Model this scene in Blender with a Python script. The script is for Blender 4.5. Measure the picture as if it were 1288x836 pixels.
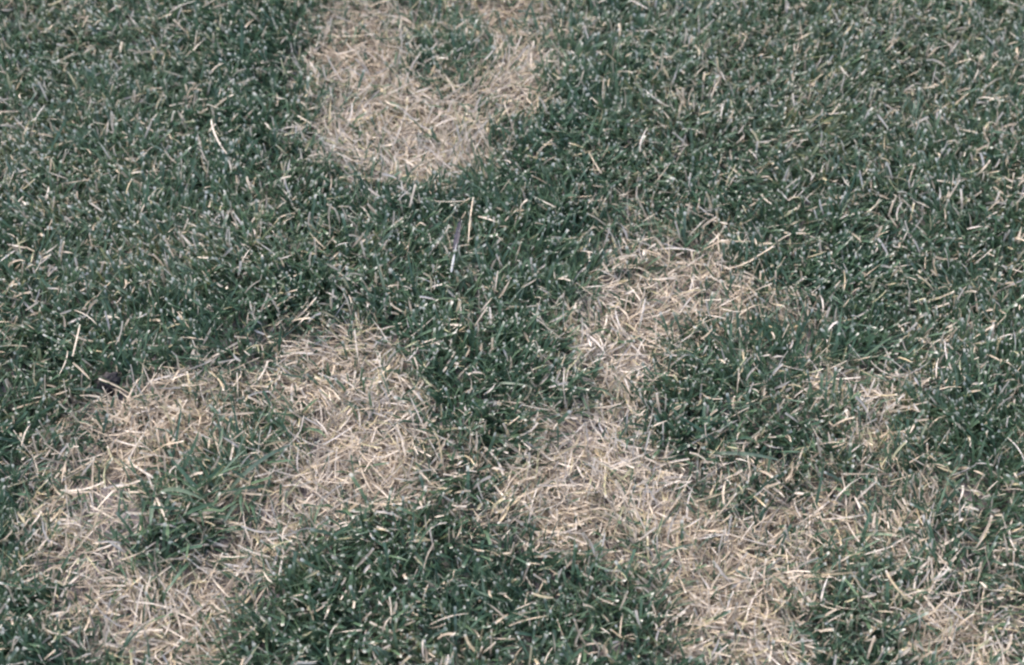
import bpy, math
import numpy as np
from mathutils import Vector, Euler

# ------------------------------------------------------------------ scene, camera, light
scene = bpy.context.scene
for o in list(bpy.data.objects):
    bpy.data.objects.remove(o)
COL = scene.collection
R = math.radians

CAM_H, PITCH, HFOV = 1.0, R(50.0), R(34.0)
cam_data = bpy.data.cameras.new('camera')
cam_data.sensor_width = 36.0
cam_data.angle = HFOV
cam_data.clip_start, cam_data.clip_end = 0.01, 500.0
cam_data.dof.use_dof = True
cam_data.dof.focus_distance = 1.24
cam_data.dof.aperture_fstop = 7.0
cam = bpy.data.objects.new('camera', cam_data)
cam.location = (0, 0, CAM_H)
cam.rotation_euler = (math.pi / 2 - PITCH, 0, 0)
COL.objects.link(cam)
scene.camera = cam

SUN_EL, SUN_AZ = R(56), R(-32)          # azimuth: degrees from +Y towards +X
world = bpy.data.worlds.new('World')
scene.world = world
world.use_nodes = True
wn, wl = world.node_tree.nodes, world.node_tree.links
bg = wn['Background']
sky = wn.new('ShaderNodeTexSky')
sky.sky_type = 'NISHITA'
sky.sun_disc = False
sky.sun_elevation = SUN_EL
sky.sun_rotation = SUN_AZ
sky.dust_density = 4.0
sky.ozone_density = .6
wl.new(sky.outputs['Color'], bg.inputs['Color'])
bg.inputs['Strength'].default_value = 0.15

sd = bpy.data.lights.new('sun', 'SUN')
sd.energy = 1.1
sd.angle = R(40)
sd.color = (1.0, 0.95, 0.88)
sun = bpy.data.objects.new('sun', sd)
d = Vector((math.sin(SUN_AZ) * math.cos(SUN_EL), math.cos(SUN_AZ) * math.cos(SUN_EL), math.sin(SUN_EL)))
sun.rotation_euler = d.to_track_quat('Z', 'Y').to_euler()
sun.location = d * 5
COL.objects.link(sun)

vs = scene.view_settings
vs.view_transform = 'Standard'
vs.look = 'None'
vs.exposure = 1.6
vs.gamma = 1.0
scene.cycles.filter_width = 2.4

# ------------------------------------------------------------------ helpers
rng = np.random.default_rng(7)
PW, PH = 1288.0, 836.0
FPX = (PW / 2) / math.tan(HFOV / 2)

def ground_at(px, py):
    """photo pixel -> point on the lawn (metres)"""
    px, py = np.asarray(px, float), np.asarray(py, float)
    a, b = (px - PW / 2) / FPX, -(py - PH / 2) / FPX
    dy = math.cos(PITCH) + b * math.sin(PITCH)
    dz = -math.sin(PITCH) + b * math.cos(PITCH)
    k = CAM_H / -dz
    return a * k, dy * k

def px_scale(py):
    x0, _ = ground_at(PW / 2, py); x1, _ = ground_at(PW / 2 + 1, py)
    return float(x1 - x0)

class Noise:
    def __init__(self, seed, n=256):
        self.g = np.random.default_rng(seed).random((n, n)); self.n = n
    def __call__(self, x, y, cell):
        u, v = np.asarray(x) / cell + 1000.0, np.asarray(y) / cell + 1000.0
        i, j = np.floor(u).astype(int), np.floor(v).astype(int)
        f, g = u - i, v - j
        f, g = f * f * (3 - 2 * f), g * g * (3 - 2 * g)
        n, G = self.n, self.g
        return ((G[i % n, j % n] * (1 - f) + G[(i + 1) % n, j % n] * f) * (1 - g) +
                (G[i % n, (j + 1) % n] * (1 - f) + G[(i + 1) % n, (j + 1) % n] * f) * g)
N1, N2, N3, N4, N5 = [Noise(s) for s in (11, 22, 33, 44, 55)]

# ------------------------------------------------------------------ the dead patches
# (x1, y1, x2, y2, radius, strength): strokes of dead turf, then islands of living turf
PATCHES = {
 'top': ([(445, -60, 455, 40, 36, .80), (425, 60, 440, 120, 38, .75), (445, 145, 560, 180, 48, 1.0), (480, 110, 505, 200, 46, 1.0),
          (590, 150, 655, 120, 32, .85), (650, 115, 655, 30, 32, .95), (560, -20, 680, -15, 40, .6), (500, 60, 620, 80, 60, .6),
          (610, 30, 660, 10, 34, .7), (540, 210, 600, 190, 26, .5), (700, 20, 705, 80, 22, .35), (390, 170, 410, 100, 24, .45)],
         [(490, 45, 560, 60, 24, .45), (550, 112, 585, 118, 22, .55), (600, 75, 655, 66, 14, .4), (515, 10, 560, 20, 20, .4), (615, 145, 640, 160, 18, .4)]),
 'left': ([(95, 540, 200, 515, 36, .8), (200, 508, 300, 492, 30, .72), (330, 470, 420, 450, 28, .7), (395, 470, 450, 500, 46, .95),
           (440, 520, 490, 590, 44, 1.0), (470, 600, 390, 640, 42, .95), (390, 650, 300, 710, 42, .95), (300, 715, 220, 780, 46, 1.0),
           (225, 790, 120, 775, 46, .95), (110, 770, 80, 720, 36, .8), (60, 640, 90, 700, 30, .5), (100, 630, 85, 560, 38, .7), (150, 580, 125, 670, 46, .95), (60, 680, 60, 600, 28, .35),
           (170, 560, 300, 540, 48, .85), (320, 560, 420, 590, 44, .8), (180, 640, 320, 660, 60, .85), (110, 800, 230, 830, 30, .6),
           (470, 470, 500, 500, 22, .5), (510, 590, 570, 600, 34, .5)],
          [(248, 600, 262, 645, 26, .6), (300, 585, 325, 600, 18, .45), (368, 532, 385, 545, 16, .6), (140, 700, 230, 690, 22, .5), (325, 730, 330, 750, 10, .3),
           (190, 620, 215, 640, 18, .4), (320, 630, 340, 650, 18, .35)]),
 'right': ([(765, 345, 860, 335, 42, .82), (800, 270, 900, 310, 36, .5), (800, 300, 830, 340, 34, .6), (700, 660, 790, 700, 36, .85), (800, 705, 890, 780, 46, .95), (880, 790, 960, 830, 44, .9), (870, 340, 980, 378, 36, .8), (800, 400, 870, 385, 42, .95), (745, 425, 790, 440, 32, .9),
            (770, 440, 785, 520, 38, .9), (680, 500, 730, 490, 26, .55), (700, 570, 790, 560, 56, .95), (690, 630, 800, 630, 66, 1.0),
            (660, 580, 660, 650, 28, .7), (790, 670, 850, 690, 46, .95), (850, 700, 930, 750, 55, .95), (900, 780, 960, 810, 46, .85),
            (850, 610, 950, 610, 40, .66), (950, 640, 1120, 620, 42, .52), (920, 680, 1010, 680, 44, .68), (620, 600, 600, 560, 30, .4),
            (800, 560, 850, 550, 36, .55), (1000, 400, 960, 430, 34, .4), (940, 440, 1000, 560, 40, .42), (870, 480, 960, 520, 60, .5), (1040, 590, 1120, 570, 28, .4), (830, 270, 800, 290, 20, .5)],
           [(860, 480, 960, 520, 46, .6), (845, 445, 920, 450, 24, .5), (900, 560, 980, 570, 24, .5), (690, 765, 750, 780, 26, .7), (790, 700, 810, 720, 16, .4)]),
 'small': ([(1060, 508, 1110, 532, 34, 1.0), (1040, 470, 1060, 500, 28, .6), (1090, 550, 1130, 545, 24, .6), (1150, 460, 1200, 455, 22, .3)], []),
 'corner': ([(1160, 800, 1230, 800, 46, .85), (1180, 760, 1270, 720, 46, .6), (1180, 650, 1300, 660, 40, .42), (1240, 720, 1330, 740, 50, .55), (1200, 850, 1330, 830, 60, .7),
             (1120, 690, 1160, 640, 30, .4), (460, 765, 490, 770, 20, .4)], [(1230, 590, 1280, 580, 30, .5)]),
}
def to_ground(strokes, grow=1.18, pull=.006):
    out = []
    for x1, y1, x2, y2, r, s in strokes:
        a, b = ground_at(x1, y1), ground_at(x2, y2)
        out.append((float(a[0]), float(a[1]) - pull, float(b[0]), float(b[1]) - pull, r * px_scale((y1 + y2) / 2) * grow, s))
    return out
BARE = to_ground([(130, 600, 150, 650, 34, .8), (210, 715, 290, 735, 26, .7), (110, 740, 170, 735, 24, .75), (300, 665, 330, 660, 20, .6),
                  (830, 380, 870, 385, 24, .6), (1070, 510, 1085, 520, 18, .5), (690, 560, 720, 560, 16, .4), (660, 50, 665, 80, 16, .4), (190, 600, 215, 600, 18, .6)], 1.1)
PG = {k: (to_ground(v[0]), to_ground(v[1], .92, .004)) for k, v in PATCHES.items()}

def stroke_field(x, y, strokes, soft=1.1):
    m = np.zeros_like(x)
    for x1, y1, x2, y2, r, s in strokes:
        dx, dy = x2 - x1, y2 - y1
        t = np.clip(((x - x1) * dx + (y - y1) * dy) / (dx * dx + dy * dy + 1e-9), 0, 1)
        dist = np.hypot(x - x1 - t * dx, y - y1 - t * dy) / r
        q = np.clip((1 + soft * .6 - dist) / soft, 0, 1)
        m = np.maximum(m, s * q * q * (3 - 2 * q))
    return m

def lush(x, y):
    """1 on the ring of well fed, darker turf round the dead patches"""
    m = np.zeros_like(x)
    for k in ('top', 'left', 'right'):
        m = np.maximum(m, stroke_field(x, y, [(a, b, c, d_, r + .075, min(1, s_ * 1.3)) for a, b, c, d_, r, s_ in PG[k][0]], .8))
    return m * (1 - np.maximum(stroke_field(x, y, PG['right'][1]), stroke_field(x, y, PG['left'][1])))

def warp(x, y):
    wx = (N1(x, y, .05) - .5) * .042 + (N2(x, y, .018) - .5) * .022
    wy = (N3(x, y, .05) - .5) * .042 + (N4(x, y, .018) - .5) * .022
    return x + wx, y + wy

def deadness(x, y, key=None):
    x, y = np.asarray(x, float), np.asarray(y, float)
    u, v = warp(x, y)
    best = np.zeros_like(u)
    for k in ([key] if key else PG):
        m = stroke_field(u, v, PG[k][0]) * (1 - stroke_field(u, v, PG[k][1]))
        best = np.maximum(best, m)
    mix = 4 * best * (1 - best)
    return np.clip(best + mix * ((N5(x, y, .017) - .5) * .75 + (N4(x, y, .045) - .5) * .4), 0, 1)

CLOD = tuple(float(q) for q in ground_at(140, 493))
def clear(x, y):
    return np.hypot(x - CLOD[0], (y - CLOD[1] + .004) * .8) > .013

def ground_z(x, y):
    x, y = np.asarray(x, float), np.asarray(y, float)
    return (N1(x, y, .35) - .5) * .016 + (N2(x, y, .11) - .5) * .008

def ground_fine(x, y):
    return ground_z(x, y) + (N3(x, y, .02) - .5) * .004 + (N4(x, y, .008) - .5) * .0025

# ------------------------------------------------------------------ materials
def new_mat(name):
    m = bpy.data.materials.new(name)
    m.use_nodes = True
    return m, m.node_tree.nodes, m.node_tree.links

def blade_material(name, stops, tip, tip_from, base, gloss, trans, tip_noise=.5):
    m, n, l = new_mat(name)
    bsdf = n['Principled BSDF']; out = n['Material Output']
    a_r = n.new('ShaderNodeAttribute'); a_r.attribute_name = 'tone'
    a_t = n.new('ShaderNodeAttribute'); a_t.attribute_name = 'along'
    a_w = n.new('ShaderNodeAttribute'); a_w.attribute_name = 'cut'
    ramp = n.new('ShaderNodeValToRGB'); el = ramp.color_ramp.elements
    while len(el) < len(stops): el.new(.5)
    for e, (p, c) in zip(el, stops): e.position = p; e.color = (*c, 1)
    l.new(a_r.outputs['Fac'], ramp.inputs['Fac'])
    # fine blotches along the blade
    geo = n.new('ShaderNodeNewGeometry')
    nz = n.new('ShaderNodeTexNoise'); nz.inputs['Scale'].default_value = 260; nz.inputs['Detail'].default_value = 3
    l.new(geo.outputs['Position'], nz.inputs['Vector'])
    mr = n.new('ShaderNodeMapRange'); mr.inputs[1].default_value = .25; mr.inputs[2].default_value = .75; mr.inputs[3].default_value = .62; mr.inputs[4].default_value = 1.3
    l.new(nz.outputs['Fac'], mr.inputs[0])
    mul = n.new('ShaderNodeMix'); mul.data_type = 'RGBA'; mul.blend_type = 'MULTIPLY'; mul.inputs['Factor'].default_value = 1
    l.new(ramp.outputs['Color'], mul.inputs['A']); l.new(mr.outputs[0], mul.inputs['B'])
    # sheath colour at the foot
    fb = n.new('ShaderNodeMapRange'); fb.inputs[1].default_value = 0; fb.inputs[2].default_value = .3; fb.inputs[3].default_value = .75; fb.inputs[4].default_value = 0
    l.new(a_t.outputs['Fac'], fb.inputs[0])
    mb = n.new('ShaderNodeMix'); mb.data_type = 'RGBA'
    l.new(fb.outputs[0], mb.inputs['Factor']); l.new(mul.outputs['Result'], mb.inputs['A']); mb.inputs['B'].default_value = (*base, 1)
    # bleached, mown tip
    ft = n.new('ShaderNodeMapRange'); ft.inputs[1].default_value = tip_from; ft.inputs[2].default_value = tip_from + .06
    l.new(a_t.outputs['Fac'], ft.inputs[0])
    fm = n.new('ShaderNodeMath'); fm.operation = 'MULTIPLY'
    cw = n.new('ShaderNodeMapRange'); cw.inputs[1].default_value = .52; cw.inputs[2].default_value = .95; l.new(a_w.outputs['Fac'], cw.inputs[0])
    l.new(ft.outputs[0], fm.inputs[0]); l.new(cw.outputs[0], fm.inputs[1])
    mt = n.new('ShaderNodeMix'); mt.data_type = 'RGBA'
    l.new(fm.outputs[0], mt.inputs['Factor']); l.new(mb.outputs['Result'], mt.inputs['A']); mt.inputs['B'].default_value = (*tip, 1)
    l.new(mt.outputs['Result'], bsdf.inputs['Base Color'])
    bsdf.inputs['Roughness'].default_value = gloss
    bsdf.inputs['Specular IOR Level'].default_value = .5
    tr = n.new('ShaderNodeBsdfTranslucent'); l.new(mt.outputs['Result'], tr.inputs['Color'])
    mx = n.new('ShaderNodeMixShader'); mx.inputs[0].default_value = trans
    l.new(bsdf.outputs[0], mx.inputs[1]); l.new(tr.outputs[0], mx.inputs[2]); l.new(mx.outputs[0], out.inputs['Surface'])
    return m

GREEN = [(0, (.054, .100, .068)), (.3, (.076, .139, .088)), (.55, (.104, .165, .092)), (.8, (.116, .174, .136)), (1, (.18, .195, .095))]
STRAW = [(0, (.35, .285, .215)), (.3, (.48, .395, .30)), (.55, (.56, .49, .415)), (.78, (.52, .48, .45)), (.9, (.50, .40, .26)), (1, (.30, .31, .19))]
M_green = blade_material('living_grass', GREEN, (.62, .60, .53), .90, (.13, .14, .075), .34, .36)
M_straw = blade_material('dead_straw', STRAW, (.53, .48, .41), .9, (.33, .27, .21), .55, .25)

def soil_material():
    m, n, l = new_mat('soil')
    b = n['Principled BSDF']; b.inputs['Roughness'].default_value = .95
    tc = n.new('ShaderNodeTexCoord')
    n1 = n.new('ShaderNodeTexNoise'); n1.inputs['Scale'].default_value = 90; n1.inputs['Detail'].default_value = 8
    n2 = n.new('ShaderNodeTexNoise'); n2.inputs['Scale'].default_value = 700; n2.inputs['Detail'].default_value = 4
    for q in (n1, n2): l.new(tc.outputs['Object'], q.inputs['Vector'])
    r = n.new('ShaderNodeValToRGB'); e = r.color_ramp.elements
    e[0].position = .3; e[0].color = (.06, .05, .048, 1); e[1].position = .7; e[1].color = (.32, .28, .285, 1)
    ad = n.new('ShaderNodeMath'); ad.operation = 'MULTIPLY_ADD'; ad.inputs[1].default_value = .5
    l.new(n2.outputs['Fac'], ad.inputs[0])
    hf = n.new('ShaderNodeMath'); hf.operation = 'MULTIPLY'; hf.inputs[1].default_value = .5
    l.new(n1.outputs['Fac'], hf.inputs[0]); l.new(hf.outputs[0], ad.inputs[2])
    l.new(ad.outputs[0], r.inputs['Fac'])
    # beyond the built blades the lawn is only a colour
    at = n.new('ShaderNodeAttribute'); at.attribute_name = 'far_lawn'
    n3 = n.new('ShaderNodeTexNoise'); n3.inputs['Scale'].default_value = 140; n3.inputs['Detail'].default_value = 6
    l.new(tc.outputs['Object'], n3.inputs['Vector'])
    r3 = n.new('ShaderNodeValToRGB'); e = r3.color_ramp.elements
    e[0].position = .35; e[0].color = (.02, .04, .028, 1); e[1].position = .7; e[1].color = (.085, .11, .07, 1)
    l.new(n3.outputs['Fac'], r3.inputs['Fac'])
    mx = n.new('ShaderNodeMix'); mx.data_type = 'RGBA'
    l.new(at.outputs['Fac'], mx.inputs['Factor']); l.new(r.outputs['Color'], mx.inputs['A']); l.new(r3.outputs['Color'], mx.inputs['B'])
    l.new(mx.outputs['Result'], b.inputs['Base Color'])
    bp = n.new('ShaderNodeBump'); bp.inputs['Strength'].default_value = .7; bp.inputs['Distance'].default_value = .003
    l.new(ad.outputs[0], bp.inputs['Height']); l.new(bp.outputs['Normal'], b.inputs['Normal'])
    return m
M_soil = soil_material()

# ------------------------------------------------------------------ ground sheet
def build_ground():
    fine_x = np.arange(-1.6, 1.601, .012); fine_y = np.arange(-.3, 2.601, .012)
    far = np.array([2.2, 3, 5, 9, 18, 40, 90, 200.])
    xs = np.concatenate([-far[::-1], fine_x, far]); ys = np.concatenate([.5 - far[::-1] * 1.0 - .6, fine_y, 2.2 + far])
    X, Y = np.meshgrid(xs, ys)
    Z = ground_fine(X, Y)
    Z[(abs(X) > 1.7) | (Y > 2.7) | (Y < -.4)] = 0
    nx, ny = len(xs), len(ys)
    v = np.stack([X.ravel(), Y.ravel(), Z.ravel()], 1)
    i = (np.arange(ny - 1)[:, None] * nx + np.arange(nx - 1)[None]).ravel()
    f = np.stack([i, i + 1, i + 1 + nx, i + nx], 1)
    me = bpy.data.meshes.new('ground')
    me.from_pydata(v.tolist(), [], f.tolist())
    a = me.attributes.new('far_lawn', 'FLOAT', 'POINT')
    edge = np.maximum(np.maximum(abs(X) - 1.5, Y - 2.5), -.2 - Y).ravel()
    a.data.foreach_set('value', np.clip(edge / .1, 0, 1).astype(np.float32))
    me.polygons.foreach_set('use_smooth', np.ones(len(f), bool))
    me.materials.append(M_soil)
    o = bpy.data.objects.new('ground', me); COL.objects.link(o)
    o['kind'] = 'structure'; o['label'] = 'grey brown soil under the turf'
build_ground()

# ------------------------------------------------------------------ blade generator
def blades(P, az, lean, curl, L, W, twist, twist_rate, fold, cut, tone, seg=4, side_bend=None, waist=0.0):
    """n ribbons, three vertices across.  lean: angle from vertical at the foot, curl: added towards the tip."""
    n = len(L)
    S = np.linspace(0, 1, seg + 1)
    mid = (S[1:] + S[:-1]) / 2
    ang = lean[:, None] + curl[:, None] * mid[None]
    azs = az[:, None] + (side_bend[:, None] * mid[None] if side_bend is not None else 0)
    ds = (L / seg)[:, None]
    T = np.stack([np.sin(ang) * np.sin(azs), np.sin(ang) * np.cos(azs), np.cos(ang)], 2)
    C = np.zeros((n, seg + 1, 3)); C[:, 1:] = np.cumsum(T * ds[..., None], 1)
    C += P[:, None]
    Tn = np.zeros((n, seg + 1, 3)); Tn[:, 0] = T[:, 0]; Tn[:, -1] = T[:, -1]; Tn[:, 1:-1] = T[:, 1:] + T[:, :-1]
    Tn /= np.linalg.norm(Tn, axis=2, keepdims=True)
    side = np.stack([np.cos(az), -np.sin(az), np.zeros(n)], 1)[:, None] * np.ones((1, seg + 1, 1))
    side -= Tn * (side * Tn).sum(2, keepdims=True); side /= np.linalg.norm(side, axis=2, keepdims=True)
    nor = np.cross(side, Tn)
    tw = twist[:, None] + twist_rate[:, None] * S[None]
    c, s = np.cos(tw)[..., None], np.sin(tw)[..., None]
    sd_ = side * c + nor * s; nr = nor * c - side * s
    prof_cut = np.clip(.7 + 1.2 * S, 0, 1)
    prof_tip = prof_cut * np.sqrt(np.clip(1 - S ** 2.4, 0, 1)) ; prof_tip[-1] = .06
    pr = np.where(cut[:, None] > .5, prof_cut[None], prof_tip[None])
    hw = (W / 2)[:, None] * pr
    V = np.empty((n, seg + 1, 3, 3))
    V[:, :, 0] = C - sd_ * hw[..., None]
    V[:, :, 1] = C - nr * (hw * fold[:, None])[..., None]
    V[:, :, 2] = C + sd_ * hw[..., None]
    V = V.reshape(-1, 3)
    per = (seg + 1) * 3
    base = []
    for k in range(seg):
        for j in range(2):
            a = k * 3 + j
            base.append((a, a + 1, a + 4, a + 3))
    F = (np.array(base)[None] + (np.arange(n) * per)[:, None, None]).reshape(-1, 4)
    rep = lambda q: np.repeat(q, per)
    along = np.tile(np.repeat(S, 3), n)
    return V, F, rep(tone), along, rep(cut)

def join(parts):
    off, Vs, Fs, A, B, C = 0, [], [], [], [], []
    for V, F, a, b, c in parts:
        Vs.append(V); Fs.append(F + off); A.append(a); B.append(b); C.append(c); off += len(V)
    return [np.concatenate(q) for q in (Vs, Fs, A, B, C)]

def blade_mesh(name, data, mat):
    V, F, tone, along, cut = data
    me = bpy.data.meshes.new(name)
    me.vertices.add(len(V)); me.vertices.foreach_set('co', V.astype(np.float32).ravel())
    me.loops.add(len(F) * 4); me.loops.foreach_set('vertex_index', F.astype(np.int32).ravel())
    me.polygons.add(len(F))
    me.polygons.foreach_set('loop_start', (np.arange(len(F)) * 4).astype(np.int32))
    me.update(calc_edges=True)
    me.polygons.foreach_set('use_smooth', np.ones(len(F), bool))
    for nm, arr in (('tone', tone), ('along', along), ('cut', cut)):
        a = me.attributes.new(nm, 'FLOAT', 'POINT'); a.data.foreach_set('value', arr.astype(np.float32))
    me.materials.append(mat)
    return me

def link(name, me, **props):
    o = bpy.data.objects.new(name, me); COL.objects.link(o)
    for k, v in props.items(): o[k] = v
    return o

U = lambda a, b, n: rng.uniform(a, b, n)

def mow(L, lean, curl, height, keep):
    """shorten the blades that rise above the mowing height; returns lengths and the cut flag"""
    s = np.linspace(0, 1, 25); m = (s[1:] + s[:-1]) / 2
    z = np.cumsum(np.cos(lean[:, None] + curl[:, None] * m[None]), 1) / 24 * L[:, None]
    over = z > height[:, None]
    first = np.where(over.any(1), over.argmax(1) + 1, 24) / 24
    cut = (over.any(1) & ~keep).astype(float)
    f = np.where(cut > .5, np.maximum(first, .25), 1)
    return L * f, curl * f, cut

# ------------------------------------------------------------------ region of full density
corner = [ground_at(x, y) for x in (0, PW) for y in (0, PH)]
X0, X1 = min(c[0] for c in corner) - .22, max(c[0] for c in corner) + .22
Y0, Y1 = min(c[1] for c in corner) - .22, max(c[1] for c in corner) + .25

ya, yb = float(ground_at(0, PH)[1]), float(ground_at(0, 0)[1])
wa, wb = -float(ground_at(0, PH)[0]), -float(ground_at(0, 0)[0])
def outside_view(x, y):
    """metres beyond the strip of lawn that is built densest"""
    w = wa + (wb - wa) * (y - ya) / (yb - ya)
    return np.maximum(np.maximum(np.abs(x) - w, ya - y), y - yb)

def scatter(density, x0=X0, x1=X1, y0=Y0, y1=Y1):
    n = int(density * (x1 - x0) * (y1 - y0))
    return U(x0, x1, n), U(y0, y1, n)

# ------------------------------------------------------------------ living turf: one uncountable mass
def green_blades(x, y, per, hmul=1.0, seg=3, wmul=1.0):
    """shoots at x, y with 'per' blades each"""
    n = len(x)
    z = ground_z(x, y) - .003
    flow = N1(x, y, .09) * 9.0
    out = []
    for b in range(per):
        az = np.where(rng.random(n) < .45, flow + rng.normal(0, .7, n), U(0, 6.283, n))
        lean = np.abs(rng.normal(.38, .36, n))
        curl = np.abs(rng.normal(.65, .6, n))
        L = U(.020, .047, n) * hmul
        W = U(.0010, .0024, n) * wmul
        h = (.026 + (N2(x, y, .05) - .5) * .008 + rng.normal(0, .0025, n)) * hmul
        keep = rng.random(n) < .10
        L, curl, cut = mow(L, lean, curl, h, keep)
        P = np.stack([x + rng.normal(0, .0025, n), y + rng.normal(0, .0025, n), z], 1)
        tone = np.clip(N3(x, y, .06) * .4 + rng.normal(.4, .2, n) - .22 * lush(x, y), 0, .999)
        out.append(blades(P, az, lean, curl, L, W, rng.normal(0, .5, n), rng.normal(0, .9, n), U(.1, .6, n), cut * np.where(rng.random(n) < .82, U(.6, 1.1, n), .51) , tone, seg))
    return out

x, y = scatter(46000)
dd = deadness(x, y)
keep = clear(x, y) & (outside_view(x, y) < .07) & (rng.random(len(x)) < np.clip(1.05 - 1.0 * dd, .13, 1))
x, y = x[keep], y[keep]
lawn = green_blades(x, y, 3, 1 - .4 * rng.random(len(x)) * np.clip(deadness(x, y) * 1.8 - .4, 0, 1))
# sparser lawn further out, so that the place goes on past the picture
for dens, a, b, wm in ((14000, .07, .34, 1.5), (2400, .34, 9, 2.6)):
    xo, yo = scatter(dens, -1.5, 1.5, -.2, 2.5)
    q = outside_view(xo, yo); k = (q >= a) & (q < b)
    k &= rng.random(len(xo)) > deadness(xo, yo)
    lawn += green_blades(xo[k], yo[k], 3, 1.0, 2, wm)
link('lawn_grass', blade_mesh('lawn_grass', join(lawn), M_green), kind='stuff', category='grass',
     label='dense dark green mown lawn grass around the dead patches')

# ------------------------------------------------------------------ dry blades standing and lying among the living turf
def straw_blades(x, y, zlo, zhi, lean_mu, lean_sd, lmin, lmax, wmin, wmax, seg=4, flow_cell=.06, flow_mix=.4, tone_mu=.42):
    n = len(x)
    z = ground_z(x, y) + U(zlo, zhi, n)
    flow = N4(x, y, flow_cell) * 10
    az = np.where(rng.random(n) < flow_mix, flow + rng.normal(0, .5, n), U(0, 6.283, n))
    lean = np.clip(rng.normal(lean_mu, lean_sd, n), .15, 1.75)
    curl = rng.normal(.18, .3, n)
    curl = np.clip(curl, -1, 1.85 - lean)
    L, W = U(lmin, lmax, n), U(wmin, wmax, n)
    tone = np.clip(N2(x, y, .05) * .5 - .25 + rng.normal(tone_mu, .22, n), 0, .999)
    tone = np.where(rng.random(n) < .14, U(.9, .999, n), tone)
    P = np.stack([x, y, z], 1)
    return blades(P, az, lean, curl, L, W, rng.normal(0, .5, n), rng.normal(0, .7, n), U(.1, .8, n), (rng.random(n) < .5) * 1.0, tone, seg, rng.normal(0, .55, n))

x, y = scatter(25000)
dd = deadness(x, y)
k = (rng.random(len(x)) < 1.1 - .45 * lush(x, y) + (N1(x, y, .12) - .5) * .5) & clear(x, y) & (dd < .7) & (outside_view(x, y) < .12)
parts = [straw_blades(x[k], y[k], .004, .020, .8, .4, .006, .020, .0008, .0020, 3)]
xo, yo = scatter(2000, -1.5, 1.5, -.2, 2.5)
outside = outside_view(xo, yo) >= .12
parts.append(straw_blades(xo[outside], yo[outside], 0, .014, .8, .4, .018, .04, .0015, .003, 3))
link('dry_grass', blade_mesh('dry_grass', join(parts), M_straw), kind='stuff', category='dry grass',
     label='scattered tan dry blades mixed through the green lawn')

# ------------------------------------------------------------------ the dead patches, one object each
PATCH_LABEL = {
 'top': 'horseshoe shaped dead patch of pale straw, open towards a few green tufts inside it',
 'left': 'ring shaped dead patch of straw with a big green tuft growing in its middle',
 'right': 'largest dead patch, long winding band of tan straw hooking round a green island',
 'small': 'smallest dead patch, little knot of matted pale straw beside the green island',
 'corner': 'thin loose dead patch of whitish straw mixed with green blades at the lawn corner',
}
for key in PATCHES:
    st = PG[key][0]
    xs = [s[0] for s in st] + [s[2] for s in st]; ys = [s[1] for s in st] + [s[3] for s in st]
    bx = (min(xs) - .08, max(xs) + .08, min(ys) - .1, max(ys) + .1)
    parts = []
    for dens, args in ((74000, (-.001, .006, 1.45, .16, .012, .034, .0007, .0014, 3)),
                       (50000, (.002, .011, 1.32, .28, .014, .036, .0007, .0015, 3)),
                       (22000, (-.002, .004, .75, .35, .016, .034, .0007, .0014, 3)),
                       (26000, (-.001, .008, 1.5, .2, .010, .026, .0004, .0007, 2))):
        x, y = scatter(dens, *bx)
        m = deadness(x, y, key)
        k = rng.random(len(x)) < np.clip(m * 1.15 - .08, 0, 1) ** 1.35 * (1 - stroke_field(*warp(x, y), BARE))
        k &= clear(x, y)
        parts.append(straw_blades(x[k], y[k], *args))
    link('dead_patch', blade_mesh('dead_patch', join(parts), M_straw), kind='stuff', category='dead grass', label=PATCH_LABEL[key])

# ------------------------------------------------------------------ single straws and blades one can pick out
def one(lean, curl, L, W, mat, cut, tone, bend=0, twist=0, tr=0, fold=.4, seg=8, name='straw'):
    A = lambda v: np.array([float(v)])
    return blade_mesh(name, blades(np.zeros((1, 3)), A(0), A(lean), A(curl), A(L), A(W), A(twist), A(tr), A(fold), A(cut), A(tone), seg, A(bend)), mat)

class Kind: pass
def straw_kind(i):
    k = Kind()
    k.L = U(.016, .038, 1)[0]; k.bend = rng.normal(0, .55); k.tone = [.12, .3, .5, .55, .75, .9][i % 6]
    k.words = ('short' if k.L < .028 else 'long') + ' ' + ('curved' if abs(k.bend) > .45 else 'straight') + ' ' + ['brown', 'tan', 'cream', 'cream', 'greyish', 'yellow'][i % 6]
    k.me = one(U(1.3, 1.52, 1)[0], U(.05, .3, 1)[0], k.L, U(.0009, .0016, 1)[0], M_straw, i % 2, k.tone, k.bend, rng.normal(0, .3), rng.normal(0, .6), U(.2, .7, 1)[0])
    return k
straw_kinds = [straw_kind(i) for i in range(36)]
green_meshes = [one(U(.35, .95, 1)[0], U(.3, 1.0, 1)[0], U(.035, .07, 1)[0], U(.0019, .0034, 1)[0], M_green, 0, U(.1, .85, 1)[0],
                    rng.normal(0, .4), rng.normal(0, .3), rng.normal(0, .7), U(.2, .6, 1)[0], name='blade') for i in range(30)]

def place(name, me, x, y, z, az, label, cat, group):
    o = bpy.data.objects.new(name, me); COL.objects.link(o)
    o.location = (float(x), float(y), float(z)); o.rotation_euler = (0, 0, float(az))
    o['label'] = label; o['category'] = cat
    if group: o['group'] = group
    return o

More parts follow.
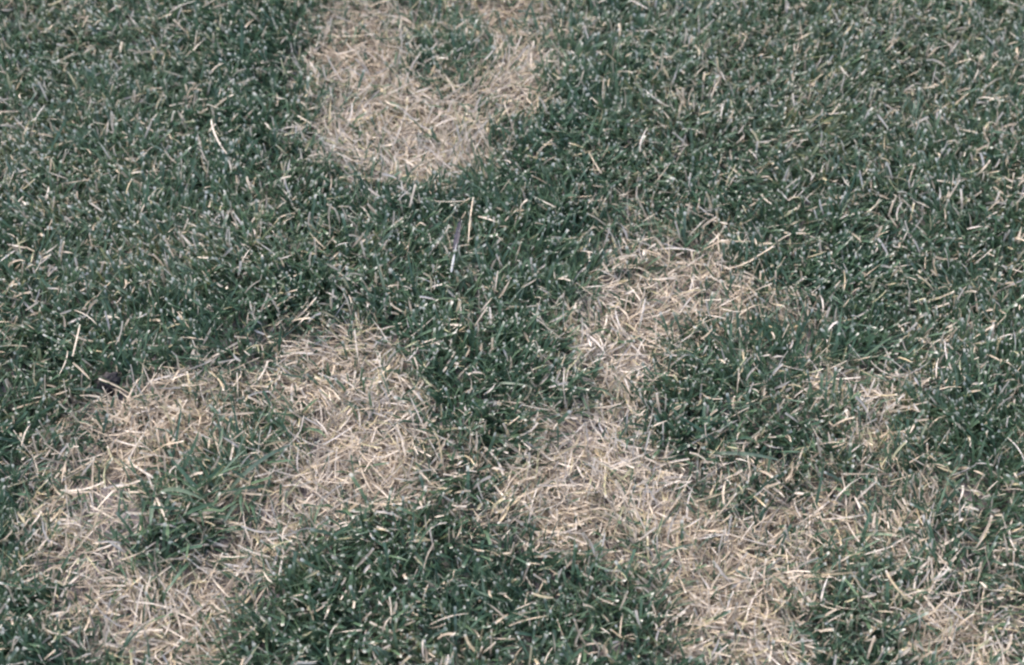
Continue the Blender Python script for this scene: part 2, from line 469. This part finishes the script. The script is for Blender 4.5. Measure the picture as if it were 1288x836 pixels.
PATCH_WORDS = {'top': 'horseshoe shaped dead patch', 'left': 'ring shaped dead patch', 'right': 'long winding dead patch',
               'small': 'smallest dead patch', 'corner': 'thin whitish dead patch'}
QUOTA = {'top': 45, 'left': 80, 'right': 110, 'small': 15, 'corner': 35}
def in_view(n):
    px, py = U(5, PW - 5, n), U(5, PH - 5, n)
    return ground_at(px, py)
for key, q in QUOTA.items():
    gx, gy = in_view(30000)
    m = deadness(gx, gy, key)
    idx = np.nonzero(m > .6)[0][:q]
    for i in idx:
        k = straw_kinds[int(rng.integers(36))]
        place('dry_straw', k.me, gx[i], gy[i], ground_z(gx[i], gy[i]) + U(.006, .013, 1)[0], U(0, 6.283, 1)[0],
              k.words + ' straw lying on top of the ' + PATCH_WORDS[key], 'straw', k.words + ' straws on the ' + PATCH_WORDS[key])
def near(x, y):
    best, word = 9, ''
    for key, (st, _) in PG.items():
        for x1, y1, x2, y2, r, s_ in st:
            dx, dy = x2 - x1, y2 - y1
            t = min(1, max(0, ((x - x1) * dx + (y - y1) * dy) / (dx * dx + dy * dy + 1e-9)))
            d_ = math.hypot(x - x1 - t * dx, y - y1 - t * dy) - r
            if d_ < best: best, word = d_, PATCH_WORDS[key]
    return ('beside the ' if best < .05 else 'near the ' if best < .13 else 'far from the ') + word
gx, gy = in_view(6000)
m = deadness(gx, gy)
gi = np.nonzero(m < .12)[0]
for i in gi[:150]:
    k = straw_kinds[int(rng.integers(36))]
    if k.L > .028: continue
    place('straw_clipping', k.me, gx[i], gy[i], ground_z(gx[i], gy[i]) + U(.017, .024, 1)[0], U(0, 6.283, 1)[0],
          k.words + ' straw clipping on green turf ' + near(gx[i], gy[i]), 'straw', k.words + ' straw clippings ' + near(gx[i], gy[i]))
SPRIG = []
for i in gi[200:370]: SPRIG.append((gx[i], gy[i]))

# ------------------------------------------------------------------ tufts of living grass inside the dead patches
def tuft(px, py, count, spread, size, label, group=None, name='grass_tuft', world=False):
    x, y = (px, py) if world else ground_at(px, py); z = float(ground_z(x, y))
    e = bpy.data.objects.new(name, None); COL.objects.link(e)
    e.empty_display_size = .02
    e.location = (float(x), float(y), z); e['label'] = label; e['category'] = 'grass tuft'
    if group: e['group'] = group
    for b in range(count):
        me = green_meshes[int(rng.integers(30))]
        c = bpy.data.objects.new('blade', me); COL.objects.link(c); c.parent = e
        r = abs(rng.normal(0, spread)); a = U(0, 6.283, 1)[0]
        c.location = (r * math.cos(a), r * math.sin(a), -.002)
        s = size * U(.7, 1.15, 1)[0]; c.scale = (s * U(.75, 1.1, 1)[0],) * 2 + (s,)
        c.rotation_euler = (rng.normal(0, .15), rng.normal(0, .15), math.pi / 2 * 0 - a + math.pi / 2 + rng.normal(0, .9))
tuft(258, 648, 60, .022, 1.1, 'big dark green grass tuft in the middle of the ring shaped dead patch')
tuft(312, 612, 30, .016, 1.0, 'medium green tuft touching the big tuft inside the ring shaped dead patch')
tuft(376, 550, 18, .011, 1.0, 'small upright green tuft on the straw rim of the ring shaped dead patch')
tuft(160, 700, 18, .024, .85, 'flat straggly green tuft between bare soil and straw in the ring shaped patch')
tuft(325, 735, 14, .012, .85, 'small green tuft at the straw edge beside the green wedge of lawn')
tuft(505, 55, 22, .02, .95, 'green tuft with long blades inside the horseshoe shaped dead patch')
tuft(560, 60, 20, .014, .95, 'upright green tuft next to the long bladed tuft in the horseshoe patch')
tuft(565, 125, 18, .018, .8, 'low green tuft in the mouth of the horseshoe shaped dead patch')
tuft(640, 80, 12, .014, .9, 'thin green tuft leaning into the bright straw arm of the horseshoe patch')
tuft(900, 520, 30, .03, .95, 'leafy green tuft on the green island beside the long winding dead patch')
tuft(880, 575, 22, .02, .95, 'green tuft where the green island meets the long winding straw band')
tuft(1068, 470, 12, .012, 1.0, 'sparse green tuft behind the smallest dead patch')
tuft(815, 720, 14, .012, .85, 'small dark green tuft in the straw of the long winding dead patch')
tuft(1060, 720, 26, .028, 1.0, 'broad green tuft between the winding dead patch and the thin corner patch')

for i, (gx_, gy_) in enumerate(SPRIG):
    c = 2 + i % 3
    w = ('two', 'three', 'four')[i % 3]
    tuft(gx_, gy_, c, .004, .82, 'sprig of %s broad green blades ' % w + near(gx_, gy_), w + ' bladed sprigs ' + near(gx_, gy_), 'grass_sprig', True)

# ------------------------------------------------------------------ single finds
def between(name, p, q, W, z, mat, bend, cut, tone, label, cat, curl=.1, lean=1.5):
    a, b = ground_at(*p), ground_at(*q)
    dx, dy = float(b[0] - a[0]), float(b[1] - a[1])
    me = one(lean, curl, math.hypot(dx, dy) * 1.03, W, mat, cut, tone, bend, .1, .2, .4, 10, name)
    return place(name, me, a[0], a[1], float(ground_z(*a)) + z, -math.atan2(dx, dy) - (-bend / 2), label, cat, None)
between('dry_stalk', (290, 219), (271, 178), .0014, .026, M_straw, .45, 1, .55, 'long curved whitish stalk lying alone on the green turf', 'stalk')
between('dry_stalk', (590, 335), (596, 281), .0011, .024, M_straw, .1, 1, .3, 'thin straight pale stalk standing beside the grey feather', 'stalk')
between('dry_stalk', (100, 476), (109, 438), .0013, .026, M_straw, -.1, 1, .4, 'straight pale stalk beside the dark soil clod', 'stalk')
between('dry_stalk', (1040, 492), (1078, 490), .0015, .015, M_straw, -.4, 1, .6, 'arched whitish straw bridging over the smallest dead patch', 'stalk', .3, 1.4)

def feather():
    x, y = ground_at(573, 350); z = float(ground_z(x, y)) + .024
    e = bpy.data.objects.new('feather', None); COL.objects.link(e); e.location = (float(x), float(y), z)
    e['label'] = 'small purplish grey feather with white quill caught in the green turf'; e['category'] = 'feather'
    m, n, l = new_mat('feather_vane'); b = n['Principled BSDF']; b.inputs['Roughness'].default_value = .6
    w = n.new('ShaderNodeTexNoise'); w.inputs['Scale'].default_value = 500
    r = n.new('ShaderNodeValToRGB'); r.color_ramp.elements[0].color = (.02, .018, .026, 1); r.color_ramp.elements[1].color = (.06, .052, .062, 1)
    l.new(w.outputs['Fac'], r.inputs['Fac']); l.new(r.outputs['Color'], b.inputs['Base Color'])
    q, n, l = new_mat('feather_quill'); n['Principled BSDF'].inputs['Base Color'].default_value = (.33, .34, .34, 1); n['Principled BSDF'].inputs['Roughness'].default_value = .6
    ys = np.linspace(0, .036, 13); hw = .0022 * np.sin(np.pi * np.clip(ys / .036, .03, 1) ** .8) ** .7 + .0004
    V, F = [], []
    for i, (yy, h) in enumerate(zip(ys, hw)):
        jag = h * (1 + .12 * (-1) ** i)
        V += [(-jag, yy, .0012), (0, yy + .0015, 0), (jag * .6, yy, .0010)]
    for i in range(12):
        for j in range(2): F.append((i * 3 + j, i * 3 + j + 1, i * 3 + j + 4, i * 3 + j + 3))
    me = bpy.data.meshes.new('vane'); me.from_pydata(V, [], F); me.materials.append(m)
    o = bpy.data.objects.new('vane', me); COL.objects.link(o); o.parent = e; o['label'] = 'purplish grey vane'
    V, F = [], []
    prof = [(-.019, .0004), (-.017, .0009), (-.006, .0011), (.000, .0006), (.010, .0002)]
    for yy, rr in prof:
        for k in range(6): V.append((rr * math.cos(k * math.pi / 3), yy, rr * math.sin(k * math.pi / 3) + .0006))
    for i in range(len(prof) - 1):
        for k in range(6): F.append((i * 6 + k, i * 6 + (k + 1) % 6, i * 6 + 6 + (k + 1) % 6, i * 6 + 6 + k))
    me = bpy.data.meshes.new('quill'); me.from_pydata(V, [], F); me.materials.append(q)
    o = bpy.data.objects.new('quill', me); COL.objects.link(o); o.parent = e; o['label'] = 'shiny white quill'
    e.rotation_euler = (R(4), 0, R(-7))
feather()

def clod():
    import bmesh
    x, y = ground_at(140, 493); z = float(ground_z(x, y))
    m, n, l = new_mat('dark_soil'); b = n['Principled BSDF']; b.inputs['Roughness'].default_value = .9
    w = n.new('ShaderNodeTexNoise'); w.inputs['Scale'].default_value = 350; w.inputs['Detail'].default_value = 6
    r = n.new('ShaderNodeValToRGB'); r.color_ramp.elements[0].color = (.012, .012, .014, 1); r.color_ramp.elements[1].color = (.07, .06, .06, 1)
    l.new(w.outputs['Fac'], r.inputs['Fac']); l.new(r.outputs['Color'], b.inputs['Base Color'])
    bm = bmesh.new(); bmesh.ops.create_icosphere(bm, subdivisions=4, radius=1)
    for v in bm.verts:
        c = v.co
        f = 1 + .7 * (float(N5(c.x * 1.3 + .4 * c.z, c.y + c.z, .12)) - .5) + .5 * (float(N1(c.x + c.z, c.y - c.z, .5)) - .5) + .35 * (float(N2(c.x - c.z, c.y + .7 * c.z, .22)) - .5)
        v.co = Vector((c.x * f * .008, c.y * f * .0065, (c.z * f + .6) * .008))
    me = bpy.data.meshes.new('soil_clod'); bm.to_mesh(me); bm.free(); me.materials.append(m)
    for p in me.polygons: p.use_smooth = True
    place('soil_clod', me, x, y, z + .004, .4, 'dark lump of soil at the edge of the ring shaped dead patch', 'soil clod', None)
clod()
print('tris', sum(len(o.data.polygons) * 2 for o in bpy.data.objects if o.type == 'MESH'))
